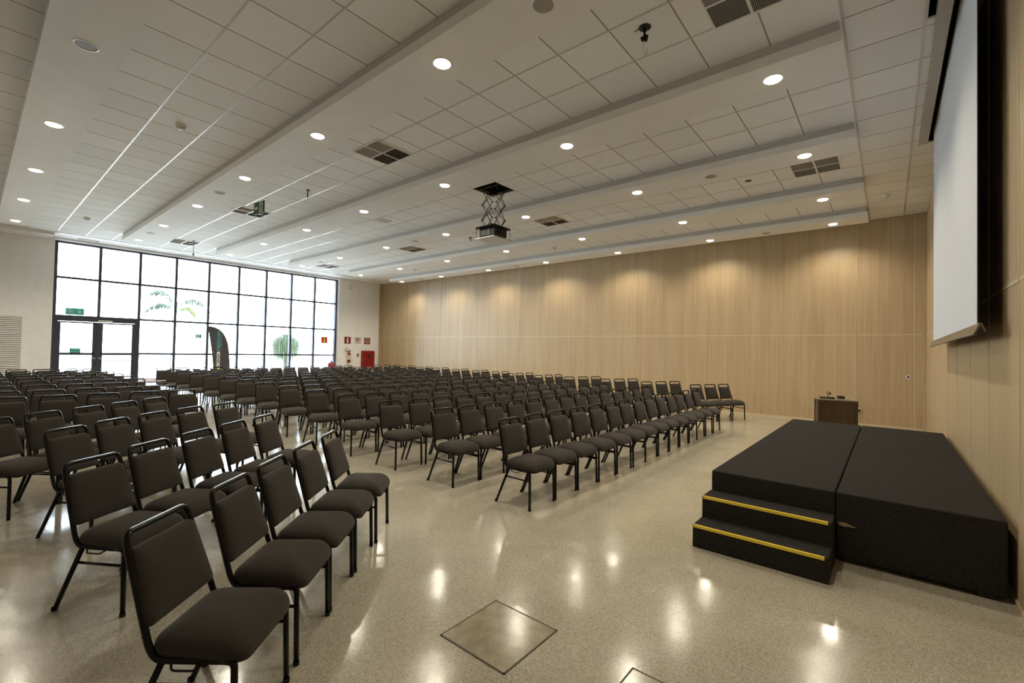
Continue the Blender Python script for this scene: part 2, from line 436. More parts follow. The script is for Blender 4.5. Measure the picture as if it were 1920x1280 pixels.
# ------------------------------------------------------------------ downlights
ORD = ['first', 'second', 'third', 'fourth', 'fifth', 'sixth', 'seventh', 'eighth', 'ninth', 'tenth', 'eleventh', 'twelfth', 'thirteenth', 'fourteenth', 'fifteenth']
RN = ['leftmost soffit', 'second soffit from the left', 'third soffit from the left', 'fourth soffit from the left', 'fifth soffit from the left', 'soffit along the oak wall']
ring_me = MB().lathe([(.086, .012), (.086, -.002), (.092, -.006), (.104, -.006), (.108, 0)], n=32).mesh('trim_ring', m_white, True)
lens_me = MB().lathe([(.086, -.004), (.080, -.012), (.05, -.019), (0, -.021)], n=32).mesh('lens', m_lens, True)
can_me = MB().lathe([(.108, 0), (.104, -.006), (.092, -.006), (.088, -.002), (.080, .004)], n=32).mesh('trim_ring', m_white, True)
offl_me = MB().lathe([(.088, -.001), (.03, -.0015), (0, -.0015)], n=32).mesh('lens', m_lensoff, True)
def link(name, me, parent, loc=(0, 0, 0), rot=None):
    o = bpy.data.objects.new(name, me); C.objects.link(o); o.parent = parent; o.location = loc
    if rot: o.rotation_euler = rot
    return o
lamp_d = bpy.data.lights.new('lamp', 'SPOT'); lamp_d.energy = LAMP_W; lamp_d.color = LAMP_C
lamp_d.spot_size = radians(150); lamp_d.spot_blend = .72; lamp_d.shadow_soft_size = .085
for i, y in enumerate(ROWS):
    for j, x in enumerate(COLX):
        if i == 0 and j < 2: continue
        off = (i == 0 and j == 2)
        t = empty('downlight', (x, y, ZB), 0, ('unlit round recessed downlight in the %s' % RN[0]) if off else 'lit round recessed downlight in the %s, %s from the screen wall' % (RN[i], ORD[j]), 'downlight', None if off else 'lit ceiling downlights')
        link('trim_ring', can_me if off else ring_me, t)
        link('lens', offl_me if off else lens_me, t, (0, 0, -.001))
        if not off:
            L = bpy.data.objects.new('lamp', lamp_d); C.objects.link(L); L.parent = t; L.location = (0, 0, -.035)
# speakers in the soffits
spk_r = MB().lathe([(.108, 0), (.104, -.008), (.096, -.010), (.094, -.006)], n=28).mesh('rim', m_white, True)
spk_g = MB().lathe([(.095, -.006), (.05, -.009), (0, -.010)], n=28).mesh('grille', m_grille, True)
for i in (1, 3, 5):
    for j, (x, wd) in enumerate(((-2.385, 'nearest the screen wall'), (-10.51, 'halfway along it'), (-15.99, 'near its glazed end'))):
        t = empty('ceiling_speaker', (x, ROWS[i], ZB), 0, 'round grey ceiling speaker in the %s, %s' % (RN[i], wd), 'speaker', 'ceiling speakers')
        link('rim', spk_r, t); link('grille', spk_g, t)
# air vents, four louvre quadrants each
vf = MB()
for a in (-.36, -.012, .336): vf.box(a, a+.024, -.36, .36, -.010, 0).box(-.36, .36, a, a+.024, -.0095, 0)
vf_me = vf.mesh('frame', m_white)
vb_me = MB().box(-.345, .345, -.345, .345, -.0015, -.0005).mesh('backing', m_ventdk)
def louv(d):
    b = MB()
    for k in range(19):
        a = .020 + k*.0172
        T = Matrix.Translation((a, 0, -.006)) @ Matrix.Rotation(radians(38), 4, 'Y') if d == 0 else Matrix.Translation((0, a, -.006)) @ Matrix.Rotation(radians(38), 4, 'X')
        if d == 0: b.box(-.0065, .0065, .012, .336, -.0006, .0006, T)
        else: b.box(.012, .336, -.0065, .0065, -.0006, .0006, T)
    return b.mesh('louvre', m_slat)
lv = [louv(0), louv(1)]
VN = {(-1.02, 4.42): 'the one cut off by the top edge of the photo', (-6.63, 4.42): 'the big one left of the projector lift', (-12.22, 4.42): 'behind the hanging exit sign', (-17.70, 4.42): 'near the glazed wall by the hanging rod',
      (-.99, 9.39): 'rightmost, near the screen', (-6.61, 9.41): 'right behind the projector lift', (-12.22, 9.38): 'between soffits halfway down the hall', (-17.8, 9.36): 'farthest small one by the glass'}
for (x, y), wd in VN.items():
    t = empty('ceiling_vent', (x, y, ZT-.004), 0, 'square four quadrant air vent, ' + wd, 'vent', 'ceiling air vents')
    link('frame', vf_me, t); link('backing', vb_me, t)
    for q in range(4): link('louvre', lv[q % 2], t, (0, 0, 0), (0, 0, q*pi/2))
t = empty('slot_diffuser', (-20.03, 2.42, ZT), 0, 'narrow dark slot vent in the white soffit above the door', 'vent')
MB().box(-.06, .06, -.26, .26, -.012, 0).build('frame', m_white, t); MB().box(-.045, .045, -.25, .25, -.014, -.012).build('slot', m_ventdk, t)
# smoke detectors
for x, y, wd in ((-8.28, 1.98, 'nearest the left soffit'), (-16.52, 1.95, 'far left near the glazed wall'), (-.04, 11.85, 'near the screen and oak wall corner'), (-8.2, 11.87, 'between the last two soffits'), (-15.2, 11.85, 'far end beside the oak wall')):
    t = empty('smoke_detector', (x, y, ZT), 0, 'small white smoke detector on the ceiling tiles, ' + wd, 'smoke detector', 'ceiling smoke detectors')
    MB().lathe([(0, 0), (.072, 0), (.072, -.016), (.062, -.026)], n=20).build('base', m_white, t, True)
    MB().lathe([(.062, -.026), (.056, -.050), (.040, -.064), (0, -.068)], n=20).build('sensor', m_offwhite, t, True)

# projector lift
t = empty('projector_lift', (-6.29, 6.88, ZT), 0, 'black scissor projector lift hanging out of a square ceiling opening', 'projector lift')
b = MB()
for y in (-.19, .19): b.box(-.27, .27, y-.015, y+.015, -.01, .03)
for x in (-.25, .25): b.box(x-.015, x+.015, -.27, .27, .03, .06)
for x, y in ((-.2, -.2), (.2, -.2), (.2, .2), (-.2, .2)): b.box(x-.012, x+.012, y-.012, y+.012, .05, .5)
b.build('mounting_frame', m_blackmetal, t)
zt, zb_, n = -.01, -.80, 5
seg = (zt-zb_)/2.5; hw = .135
def scissor(fn):
    b = MB()
    for sgn, o in ((1, .006), (-1, -.006)):
        z = zt; s = sgn; k = 0
        while z > zb_ + .01:
            dz = min(seg, z-zb_); z2 = z-dz; e = s*hw*(1-2*dz/seg)
            b.tube([fn(s*hw, o, z), fn(e, o, z2)], .0068, 6); z = z2; s = -s; k += 1
    for k in range(3):
        z = zt - k*seg
        for s in (-1, 1):
            if z > zb_: b.tube([fn(s*hw, -.022, z), fn(s*hw, .022, z)], .011, 8)
    return b
for y in (-.19, .19): scissor(lambda u, o, z, y=y: (u, y+o, z)).build('scissor_arm', m_blackmetal, t)
for x in (-.19, .19): scissor(lambda u, o, z, x=x: (x+o, u, z)).build('scissor_arm', m_blackmetal, t)
MB().box(-.255, .255, -.255, .255, -.835, -.80).box(-.21, .21, -.21, .21, -.80, -.785).build('carriage_plate', m_blackmetal, t)
pr = bevel(MB().box(-.21, .21, -.19, .19, -1.00, -.835).build('projector', m_black, t), .01)
MB().lathe([(0, -.012), (.045, -.012), (.05, 0), (.05, .02)], (.21, -.06, -.92), 18, 'x').build('projector_lens', m_darkglass, pr, True)
b = MB()
for k in range(7): b.box(-.16+k*.022, -.15+k*.022, -.193, -.189, -.97, -.87)
b.box(.02, .05, -.194, -.189, -.98, -.86).build('vent_ribs', m_steel, pr)
b = MB()
for x, y in ((-.25, -.25), (.25, -.25), (.25, .25), (-.25, .25)): b.tube([(x*.98, y*.98, -.835), (x*.98, y*.98, -1.035)], .005, 6)
b.build('hanger_rod', m_blackmetal, t)
MB().box(-.265, .265, -.265, .265, -1.047, -1.035).build('cover_tile', m_tileX, t)

# leftovers hanging from the ceiling
t = empty('camera_bracket', (-1.92, 4.32, ZT), radians(20), 'black bracket with a dangling yellowish wire poking through a ceiling tile', 'bracket')
MB().lathe([(0, -.006), (.06, -.006), (.062, -.003), (.06, 0)], n=20).build('hole_plate', m_black, t, True)
b = MB(); b.box(-.012, .012, -.012, .012, -.10, 0); b.box(-.07, -.005, -.012, .012, -.125, -.085, Matrix.Rotation(radians(-18), 4, 'Y')); b.box(.01, .06, -.014, .014, -.135, -.08, Matrix.Rotation(radians(14), 4, 'Y'))
b.tube([(-.05, 0, 0), (-.10, .01, -.02)], .004, 5); b.build('clamp', m_blackmetal, t)
MB().tube(arc_path([(0, 0, -.11), (-.006, 0, -.2), (.0, 0, -.285), (.022, 0, -.285), (.028, 0, -.22)], [.03, .02, .012]), .0045, 6).build('wire', m_offwhite, t, True)
t = empty('hanging_rod', (-17.2, 4.56, ZT), 0, 'thin black rod with a bulb end hanging near the glazed wall', 'rod')
MB().lathe([(0, -.01), (.05, -.01), (.05, 0)], n=14).build('ceiling_plate', m_black, t); MB().tube([(0, 0, 0), (0, 0, -.42)], .007, 6).build('rod', m_blackmetal, t)
MB().lathe([(0, -.48), (.022, -.47), (.026, -.44), (.018, -.41), (0, -.40)], n=12).build('bulb_end', m_black, t, True)
t = empty('ceiling_stub', (-9.5, 4.53, ZT), 0, 'short dark rod stub under the ceiling right of the exit sign', 'rod')
MB().lathe([(0, -.008), (.05, -.008), (.05, 0)], n=14).build('ceiling_plate', m_black, t); MB().tube([(0, 0, 0), (0, 0, -.17)], .012, 8).build('rod', m_blackmetal, t)
t = empty('ceiling_stub', (-9.54, 9.44, ZT), 0, 'small dark stub under the ceiling left of the projector', 'rod')
MB().lathe([(0, -.008), (.06, -.008), (.06, 0)], n=14).build('ceiling_plate', m_black, t); MB().tube([(.0, 0, 0), (.02, 0, -.09)], .014, 8).build('rod', m_blackmetal, t)
tag(MB().lathe([(0, -.003), (.055, -.003), (.06, 0)], (-2.06, 9.41, ZT), 18).build('hole_disc', m_black), 'small round black hole in a ceiling tile near the right vent', 'hole')  # flat black disc painting the dark of an open hole
tag(MB().box(-10.26, -9.98, 6.66, 7.02, ZT-.008, ZT-.001).build('stained_tile', m_housing), 'slightly darker stained square among the ceiling tiles left of the projector lift', 'panel')  # thin darker plate added for a stained ceiling tile

# hanging exit sign
t = empty('exit_sign', (-10.535, 3.97, 4.60), math.atan2(.05, .38), 'small dark green hanging exit sign with arrow and running figure', 'sign')
MB().box(-.20, .20, -.008, .008, -.13, .13).build('board', m_green, t)
b = MB()
b.prism([(-.165, 0), (-.10, .055), (-.10, .022), (-.035, .022), (-.035, -.022), (-.10, -.022), (-.10, -.055)], -.0105, -.0085, lambda x, y, h: (x, h, y))
b.build('arrow', m_glow, t)
MB().box(.02, .155, -.010, -.0085, -.105, .105).build('door_picture', m_glow, t)
b = MB(); F = lambda x, y, h: (x, h, y)
b.prism([(.085+.016*cos(a*pi/4), .07+.016*sin(a*pi/4)) for a in range(8)], -.012, -.010, F)
for q in ([(.075, .05), (.105, .045), (.10, -.02), (.07, -.015)], [(.075, .045), (.045, .01), (.05, 0), (.08, .03)], [(.10, .04), (.135, .015), (.13, .005), (.10, .02)], [(.07, -.015), (.088, -.015), (.06, -.09), (.045, -.085)], [(.085, -.015), (.10, -.02), (.125, -.06), (.14, -.095), (.125, -.095), (.105, -.06)]):
    b.prism(q, -.012, -.010, F)
b.build('running_figure', m_green, t)
b = MB()
for x in (-.18, .18): b.tube([(x, 0, .13), (x, 0, ZT-4.60)], .0012, 5)
b.build('wire', m_steel, t)

# ------------------------------------------------------------------ projection screen
t = empty('projection_screen', (.51, 6.97, 1.8), 0, 'large white projection screen hanging from the ceiling slot before the oak wall', 'projection screen')
MB().box(.0, .004, -2.15, 2.15, .07, 3.2).build('screen_fabric', m_screen, t)
MB().box(-.001, .005, -2.165, -2.15, .07, 3.2).box(-.001, .005, 2.15, 2.165, .07, 3.2).box(.0045, .006, -2.165, 2.165, .07, 3.2).build('black_border', m_black, t)
b = MB(); b.prism([(-.035, .0), (-.005, .08), (.008, .08), (.03, .02), (.026, .012), (.002, .065), (-.028, -.008)], -2.3, 2.24, lambda x, y, h: (x, h, y)); b.build('bottom_bar', m_bar, t)
b = MB(); F = lambda x, y, h: (x, h, y)
for y0 in (-2.299, 2.229): b.prism([(-.026, -.004), (.001, .062), (.022, .016), (.010, -.006)], y0, y0+.01, F)
b.build('hollow_shade', m_black, t)  # black fill painting the shaded hollow at each end of the bar
MB().tube([(-.032, -2.3, -.004), (-.032, 2.24, -.004)], .010, 10).build('lower_lip', m_bar, t, True)
t = empty('screen_housing', (.41, 6.8, ZT), 0, 'long beige screen housing strip flush in the ceiling beside the black slot', 'screen housing')
MB().box(-.062, .045, -2.6, 2.51, -.026, -.006).build('cover', m_housing, t)
b = MB()
for y in (-1.9, -1.1, -.3, .5, 1.3, 2.1): b.lathe([(0, -.023), (.008, -.023), (.009, -.02)], (.04, y, 0), 8)
b.build('screw', m_steel, t)

# ------------------------------------------------------------------ stage
def platform(x0, x1, y0, y1, label):
    t = empty('stage_platform', ((x0+x1)/2, (y0+y1)/2, 0), 0, label, 'stage platform', 'carpeted stage platforms')
    a, c = (x1-x0)/2-.004, (y1-y0)/2-.004
    bevel(MB().box(-a, a, -c, c, .03, .54).build('carpeted_box', m_carpet, t), .012, 3)
    for sx in (-1, 1):
        for sy in (-1, 1): MB().box(sx*(a-.10)-.045, sx*(a-.10)+.045, sy*(c-.06)-.045, sy*(c-.06)+.045, 0, .03).build('foot', m_black, t)
    return t
p1 = platform(-1.26, -.32, 4.44, 6.80, 'black carpeted stage platform right behind the steps')
p2 = platform(-.32, .62, 4.44, 6.80, 'black carpeted stage platform nearest the camera against the screen wall')
platform(-1.26, -.32, 6.80, 9.08, 'black carpeted stage platform at the back on the chair side')
platform(-.32, .62, 6.80, 9.08, 'black carpeted stage platform at the back against the screen wall')
b = MB(); b.prism([(-.455, .30), (-.43, .315), (-.40, .312), (-.37, .298), (-.335, .292), (-.36, .285), (-.385, .288), (-.41, .28), (-.44, .288)], -1.180, -1.176, lambda x, y, h: (x, h, y)); b.build('torn_patch', m_torn, p2)
t = empty('stage_steps', (-.79, 4.18, 0), 0, 'two black carpeted steps with yellow tape edges leading onto the stage', 'steps')
bevel(MB().box(-.47, .47, -.245, .0, .0, .185).box(-.47, .47, .001, .25, .0, .365).build('step_body', m_carpet, t), .006)
for y, z in ((-.245, .185), (.001, .365)): MB().box(-.462, .445, y-.0015, y+.004, z-.022, z+.001).box(-.462, .445, y, y+.012, z, z+.0015).build('yellow_tape', m_yellow, t)

# ------------------------------------------------------------------ floor box covers
for x, y, lb in ((-1.70, 1.985, 'square brass coloured floor box cover in the open floor before the steps'), (-.765, 1.985, 'square floor box cover cut off by the bottom edge of the photo')):
    t = empty('floor_box_cover', (x, y, 0), 0, lb, 'floor box cover', 'floor box covers')
    b = MB(); s = .236
    for q in ((-s-.002, s+.002, -s-.002, -s+.008), (-s-.002, s+.002, s-.008, s+.002), (-s-.002, -s+.008, -s, s), (s-.008, s+.002, -s, s)): b.box(*q, .0, .0035)
    b.build('rim', m_platerim, t); MB().box(-s+.008, s-.008, -s+.008, s-.008, 0, .003).build('lid', m_plate, t)

# ------------------------------------------------------------------ lectern with cables
t = empty('lectern', (-.815, 11.15, 0), radians(11), 'low dark walnut lectern cabinet standing behind the stage by the oak wall', 'lectern')
W2, D2, HL = .335, .23, .775
bevel(MB().box(-W2+.02, W2, -D2, -D2+.02, .02, HL-.022).build('front_panel', m_wooddk, t), .003)
MB().box(W2-.02, W2, -D2+.02, D2, .02, HL-.022).build('side_panel', m_wooddk, t)
bevel(MB().box(-W2-.005, W2+.005, -D2-.005, D2+.005, HL-.022, HL).build('top_panel', m_lecttop, t), .003)
MB().box(-W2, -W2+.03, -D2, -D2+.04, 0, HL-.022).box(-W2, -W2+.03, D2-.04, D2, 0, HL-.022).build('end_frame', m_lecttop, t)
for z in (.06, .36, .62): MB().box(-W2+.01, W2-.02, -D2+.02, D2, z, z+.018).build('shelf', m_wooddk, t)
MB().box(-W2+.03, W2-.1, -.16, .16, .378, .45).box(-W2+.03, W2-.1, -.16, .16, .47, .53).build('rack_unit', m_blackmetal, t)
MB().box(-W2, W2, D2-.018, D2, .02, HL-.022).build('back_panel', m_wooddk, t)
Ml = Matrix.Translation((-.815, 11.15, HL)) @ Matrix.Rotation(radians(11), 4, 'Z')
def on_lectern(name, bld, mat, lab, cat):
    o = bld.build(name, mat, None, True); o.matrix_world = Ml; return tag(o, lab, cat)
on_lectern('receiver_box', MB().box(-.26, -.02, -.10, .06, 0, .032), m_black, 'flat black receiver box on the lectern top', 'receiver')
bb = MB()
pth = []
for k in range(60):
    a = k*.62; r = .055+.02*sin(k*1.7); pth.append((.09+r*cos(a), -.02+r*.8*sin(a), .012+.0009*k))
bb.tube(pth, .006, 6); on_lectern('cable_coil', bb, m_black, 'tangled black cable coil heaped on the lectern top', 'cable')
bb = MB(); bb.tube(arc_path([(.16, .0, .03), (.20, .0, .06), (.27, .02, .045), (.33, .05, .006), (.25, .1, .006)], [.03, .03, .02]), .0045, 6)
on_lectern('power_cord', bb, m_offwhite, 'thin pale cord arching over the right side of the lectern top', 'cord')
bb = MB(); bb.lathe([(0, .0), (.035, 0), (.035, .012), (.008, .02)], (-.09, .12, 0), 16); bb.tube(arc_path([(-.09, .12, .02), (-.13, .12, .09), (-.10, .12, .13), (-.07, .12, .11), (-.075, .12, .085)], [.03, .02, .015]), .006, 6)
bb.lathe([(0, .07), (.018, .074), (.022, .09), (.015, .104), (0, .108)], (-.075, .12, 0), 12)
on_lectern('desk_microphone', bb, m_blackmetal, 'small black gooseneck microphone on the lectern', 'microphone')
t = empty('wall_outlet', (-.53, YB, .345), 0, 'small black power plug in a wall outlet right of the lectern', 'outlet')
MB().box(-.035, .035, -.008, 0, -.055, .055).build('face_plate', m_alu, t); MB().box(-.02, .02, -.05, -.008, -.035, .025).build('plug', m_black, t)
t = empty('recessed_pull', (.352, YB, 1.185), 0, 'round white recessed pull with dark centre on the oak wall', 'pull handle')
MB().lathe([(.022, 0), (.024, -.006), (.040, -.006), (.045, 0)], n=24, axis='y').build('ring', m_offwhite, t, True); MB().lathe([(.023, -.002), (0, -.002)], n=24, axis='y').build('recess', m_black, t)

# ------------------------------------------------------------------ things on and near the glazed wall
def facing_x(o_loc, rows, mats, nm, lb, cat, grp=None):
    t = empty(nm, o_loc, 0, lb, cat, grp); return t
FX = lambda y, z, h: (h, y, z)
def sign_board(yc, zc, w_, h_, m, x, nm, lb, grp=None, nm2='board'):
    t = empty(nm, (x, yc, zc), 0, lb, 'sign', grp)
    MB().box(0, .006, -w_/2, w_/2, -h_/2, h_/2).build(nm2, m, t); return t
def ext_picto(t, m):
    MB().prism([(-.04, -.13), (.04, -.13), (.04, .06), (.02, .085), (.02, .11), (.055, .12), (.05, .135), (-.02, .13), (-.02, .085), (-.04, .06)], .006, .008, FX).build('pictogram', m, t)
t = sign_board(11.895, 1.95, .335, .335, m_sred, XL, 'extinguisher_sign', 'square red sign with pale extinguisher pictogram above the wall extinguisher', 'red fire safety signs'); ext_picto(t, m_swhite)
t = sign_board(10.83, 1.93, .31, .31, plain('sign_red_bright', (.75, .02, .05), .5), XG+.005, 'extinguisher_sign', 'square red extinguisher sign stuck on the glass of the last column', 'red fire safety signs'); ext_picto(t, m_lime)
t = sign_board(12.44, 1.95, .355, .31, m_swhite, XL, 'no_obstruction_sign', 'white sign with red oval emblem between the two red signs', 'red fire safety signs')
fr = MB(); L = rrect(.165, .085, .03, 4); L2 = rrect(.148, .068, .022, 4)
fr.loops([[(.0065, p[0], p[1]+.06) for p in L], [(.008, p[0], p[1]+.06) for p in L], [(.008, p[0], p[1]+.06) for p in L2], [(.0065, p[0], p[1]+.06) for p in L2]], False, False); fr.build('border', m_sred, t)
MB().prism([(.085*cos(a*pi/12), .06+.052*sin(a*pi/12)) for a in range(24)], .006, .008, FX).build('red_oval', m_sred, t)
MB().prism([(-.03, .05), (.03, .05), (.015, .075), (-.015, .075)], .008, .009, FX).build('oval_centre', m_swhite, t)
b = MB()
for z, hw in ((-.055, .14), (-.085, .04), (-.125, .165)): b.box(.006, .0075, -hw, hw, z-.007, z+.007)
b.build('text_line', m_sred, t)
t = sign_board(12.98, 1.94, .34, .315, m_sred, XL, 'hose_sign', 'square red sign with round pale hose reel pictogram, rightmost', 'red fire safety signs')
b = MB(); 
for r in (.125, .09, .055, .02): b.tube([(.007, r*cos(a*pi/14), r*sin(a*pi/14)) for a in range(28)], .012, 4, True)
b.build('pictogram', plain('sign_pink', (.55, .30, .27), .6), t)
t = sign_board(2.23, 2.60, .45, .22, plain('sign_turquoise', (.04, .50, .44), .5), XG+.008, 'exit_sticker', 'turquoise exit sign with upward arrow on the glass above the door', None)
MB().prism([(.06, -.01), (.115, .06), (.17, -.01), (.135, -.01), (.135, -.075), (.095, -.075), (.095, -.01)], .006, .008, FX).build('arrow', m_glow, t)
b = MB()
b.box(.006, .008, -.19, -.175, -.085, .085).box(.006, .008, -.06, -.045, -.085, .085).box(.006, .008, -.19, -.045, .072, .085)
b.prism([(-.12+.016*cos(a*pi/4), .045+.016*sin(a*pi/4)) for a in range(8)], .006, .008, FX)
for q in ([(-.135, .025), (-.10, .025), (-.105, -.03), (-.13, -.03)], [(-.13, -.03), (-.118, -.03), (-.135, -.085), (-.15, -.085)], [(-.118, -.03), (-.105, -.03), (-.085, -.085), (-.10, -.085)], [(-.10, .025), (-.07, -.005), (-.078, -.012), (-.105, .01)]): b.prism(q, .006, .008, FX)
b.build('pictogram', m_glow, t)
t = sign_board(2.265, 1.315, .265, .155, m_teal, XG+.02, 'door_notice', 'small dark teal notice with two pale lines on the left door leaf', None)
b = MB()
for k in range(9): b.box(.006, .0075, -.11+k*.025, -.095+k*.025, .025, .045)
b.box(.006, .0075, -.115, .115, -.055, -.03); b.build('text_line', plain('notice_pale', (.35, .62, .56), .5), t)
t = sign_board(5.72, 1.92, .20, .16, plain('sticker_pale', (.55, .75, .72), .5), XG+.008, 'glass_sticker', 'pale faded green sticker on the glass left of the feather banner', None)
MB().box(.006, .008, -.10, -.085, -.08, .08).box(.006, .008, .05, .10, -.08, .08).build('green_bar', m_teal, t)
t = empty('wall_speaker', (XL, 12.0, 4.55), 0, 'small white bracket box high on the wall beside the glazing', 'emergency light')  # box of a bracket speaker, no lamp in it
bevel(MB().box(.0, .10, -.11, .11, -.09, .07).build('housing', m_white, t), .01); MB().box(.02, .06, -.02, .02, .07, .16).build('bracket', m_white, t)

# wall extinguisher
t = empty('fire_extinguisher', (XL+.10, 11.94, .87), 0, 'red fire extinguisher with pale label hung on the wall', 'fire extinguisher')
MB().lathe([(0, 0), (.065, 0), (.075, .02), (.075, .42), (.05, .48), (.025, .50), (.025, .53)], n=20).build('cylinder', m_red, t, True)
MB().lathe([(.0765, .13), (.0765, .36)], n=20).build('label', m_extlabel, t, True)
MB().box(-.012, .012, -.02, .09, .53, .545).box(-.02, .02, -.025, .025, .53, .57).box(-.012, .012, -.01, .10, .575, .585).build('valve_handle', m_blackmetal, t)
b = MB(); b.tube([(0, -.03-.10*(1-cos(a*pi/10))*.9, .56+.075*sin(a*pi/10)+.05) for a in range(21)], .011, 6); b.build('hose', m_black, t, True)
MB().box(-.10, -.076, -.04, .04, .30, .40).build('wall_hook', m_steel, t)
t = empty('alarm_call_point', (XL, 12.465, 1.235), 0, 'small red alarm call point left of the hose cabinet', 'alarm call point')
bevel(MB().box(0, .045, -.05, .05, -.065, .065).build('box', m_sred, t), .008); MB().box(.045, .047, -.025, .025, -.03, .02).build('window', m_swhite, t)
t = empty('hose_cabinet', (XL, 12.985, 1.0), 0, 'red fire hose cabinet on the white wall beside the oak wall', 'hose cabinet')
bevel(MB().box(0, .17, -.335, .335, -.45, .45).build('cabinet_body', m_red, t), .006)
dr = bevel(MB().box(.171, .184, -.325, .325, -.44, .44).build('door', m_red, t), .004)
MB().lathe([(0, .004), (.075, .004), (.085, 0)], (.184, .0, .16), 24, 'x').build('inspection_window', m_darkglass, dr, True)
MB().box(.184, .20, -.30, -.285, -.05, .05).build('handle', m_steel, dr)
b = MB()
for k in range(5): b.box(.184, .187, -.14+k*.06, -.11+k*.06, -.40, -.36)
b.build('vent_slit', m_swhite, dr)
# wheeled extinguisher
t = empty('wheeled_extinguisher', (-19.95, 10.86, 0), 0, 'red wheeled fire extinguisher with wire handle standing before the glass', 'fire extinguisher')
MB().lathe([(0, .14), (.12, .14), (.155, .18), (.16, .22), (.16, .74), (.13, .84), (.07, .88), (.04, .89)], n=24).build('cylinder', m_red, t, True)
MB().lathe([(.04, .88), (.04, .93), (.02, .95), (.02, .99), (0, 1.0)], n=12).build('valve', m_black, t, True)
MB().tube([(0, -.02-.08*(1-cos(a*pi/8)), .92+.05*sin(a*pi/8)-.02*a) for a in range(9)], .014, 6).build('hose', m_black, t, True)
b = MB()
b.tube(arc_path([(-.17, -.17, .1), (-.17, -.20, .70), (-.19, -.34, 1.14), (-.19, .16, 1.16), (-.17, .17, .70), (-.17, .15, .1)], [.05, .04, .04, .05]), .010, 6)
b.build('push_handle', m_blackmetal, t, True)
for y in (-.19, .19): MB().lathe([(0, -.02), (.10, -.02), (.115, -.01), (.115, .01), (.10, .02), (0, .02)], (-.10, y, .115), 20, 'y').build('wheel', m_rubber, t, True)
MB().box(.03, .06, -.05, .05, 0, .15).build('stand_leg', m_blackmetal, t)

# wall louvre
t = empty('wall_louvre', (XL, .40, 1.27), 0, 'large pale louvred wall grille left of the glass doors', 'wall grille')
b = MB(); yy = .64; hh = 1.07
for q in ((-yy-.04, -yy, -hh-.04, hh+.04), (yy, yy+.04, -hh-.04, hh+.04), (-yy, yy, hh, hh+.04), (-yy, yy, -hh-.04, -hh)): b.box(0, .035, *q)
b.build('frame', m_plaster, t)
MB().box(0, .004, -yy, yy, -hh, hh).build('backing', m_ventdk, t)
b = MB(); n = 38
for k in range(n):
    z = -hh + (k+.5)*2*hh/n
    b.box(-.0235, .0235, -yy, yy, -.0015, .0015, Matrix.Translation((.022, 0, z)) @ Matrix.Rotation(radians(58), 4, 'Y'))
b.build('slats', m_slat_lo, t)

# feather banner
t = empty('feather_banner', (-20.1, 6.27, 0), 0, 'dark grey feather banner with white and teal lettering before the glass', 'banner')
Lf = [(5.875, 2.30), (5.93, 2.02), (5.99, 1.65), (6.04, 1.30), (6.08, .95), (6.10, .60), (6.11, .20)]
Rf = [(6.68, .20), (6.675, .60), (6.65, 1.0), (6.62, 1.35), (6.575, 1.65), (6.50, 1.88), (6.40, 2.06), (6.27, 2.19), (6.12, 2.265), (5.98, 2.295)]
MB().prism([(y-6.27, z) for y, z in Lf+Rf], -.003, .003, FX).build('cloth', m_flag, t)
ed = [(y-6.27, z) for y, z in Rf]+[(5.875-6.27, 2.30)]
MB().tube([(0, y, z) for y, z in ed], .013, 6).build('pole_sleeve', m_flagedge, t, True)
MB().tube([(0, .41, .2), (0, .41, .03)], .012, 8).box(-.2, .2, .20, .62, 0, .03).build('base', m_blackmetal, t)
def text_mesh(s, size, name, mat, parent, yc, z0, bold=0.):
    cu = bpy.data.curves.new(name, 'FONT'); cu.body = s; cu.size = size; cu.align_x = 'LEFT'; cu.align_y = 'CENTER'; cu.offset = bold; cu.extrude = .0015
    o = bpy.data.objects.new(name, cu); C.objects.link(o)
    bpy.context.view_layer.update()
    me = bpy.data.meshes.new_from_object(o.evaluated_get(bpy.context.evaluated_depsgraph_get()))
    bpy.data.objects.remove(o, do_unlink=True)
    me.materials.clear(); me.materials.append(mat)
    T = Matrix(((0, 0, 1, .0055), (0, -1, 0, yc), (1, 0, 0, z0), (0, 0, 0, 1)))
    me.transform(T)
    q = bpy.data.objects.new(name, me); C.objects.link(q); q.parent = parent
    zs = [v.co.z for v in me.vertices]; return max(zs)
ze = text_mesh('SICOOB', .158, 'lettering', m_whitetext, t, 0.0, .76, .004)
text_mesh('CREDICOPA', .150, 'lettering', m_tealtext, t, 0.0, ze+.012, .0)
b = MB()
for k in range(24): b.box(.003, .005, .078, .092, 1.50+k*.022, 1.514+k*.022)
b.build('text_line', m_tealtext, t)
MB().box(.003, .006, -.05, .05, .63, .70).build('logo_mark', m_lime, t)

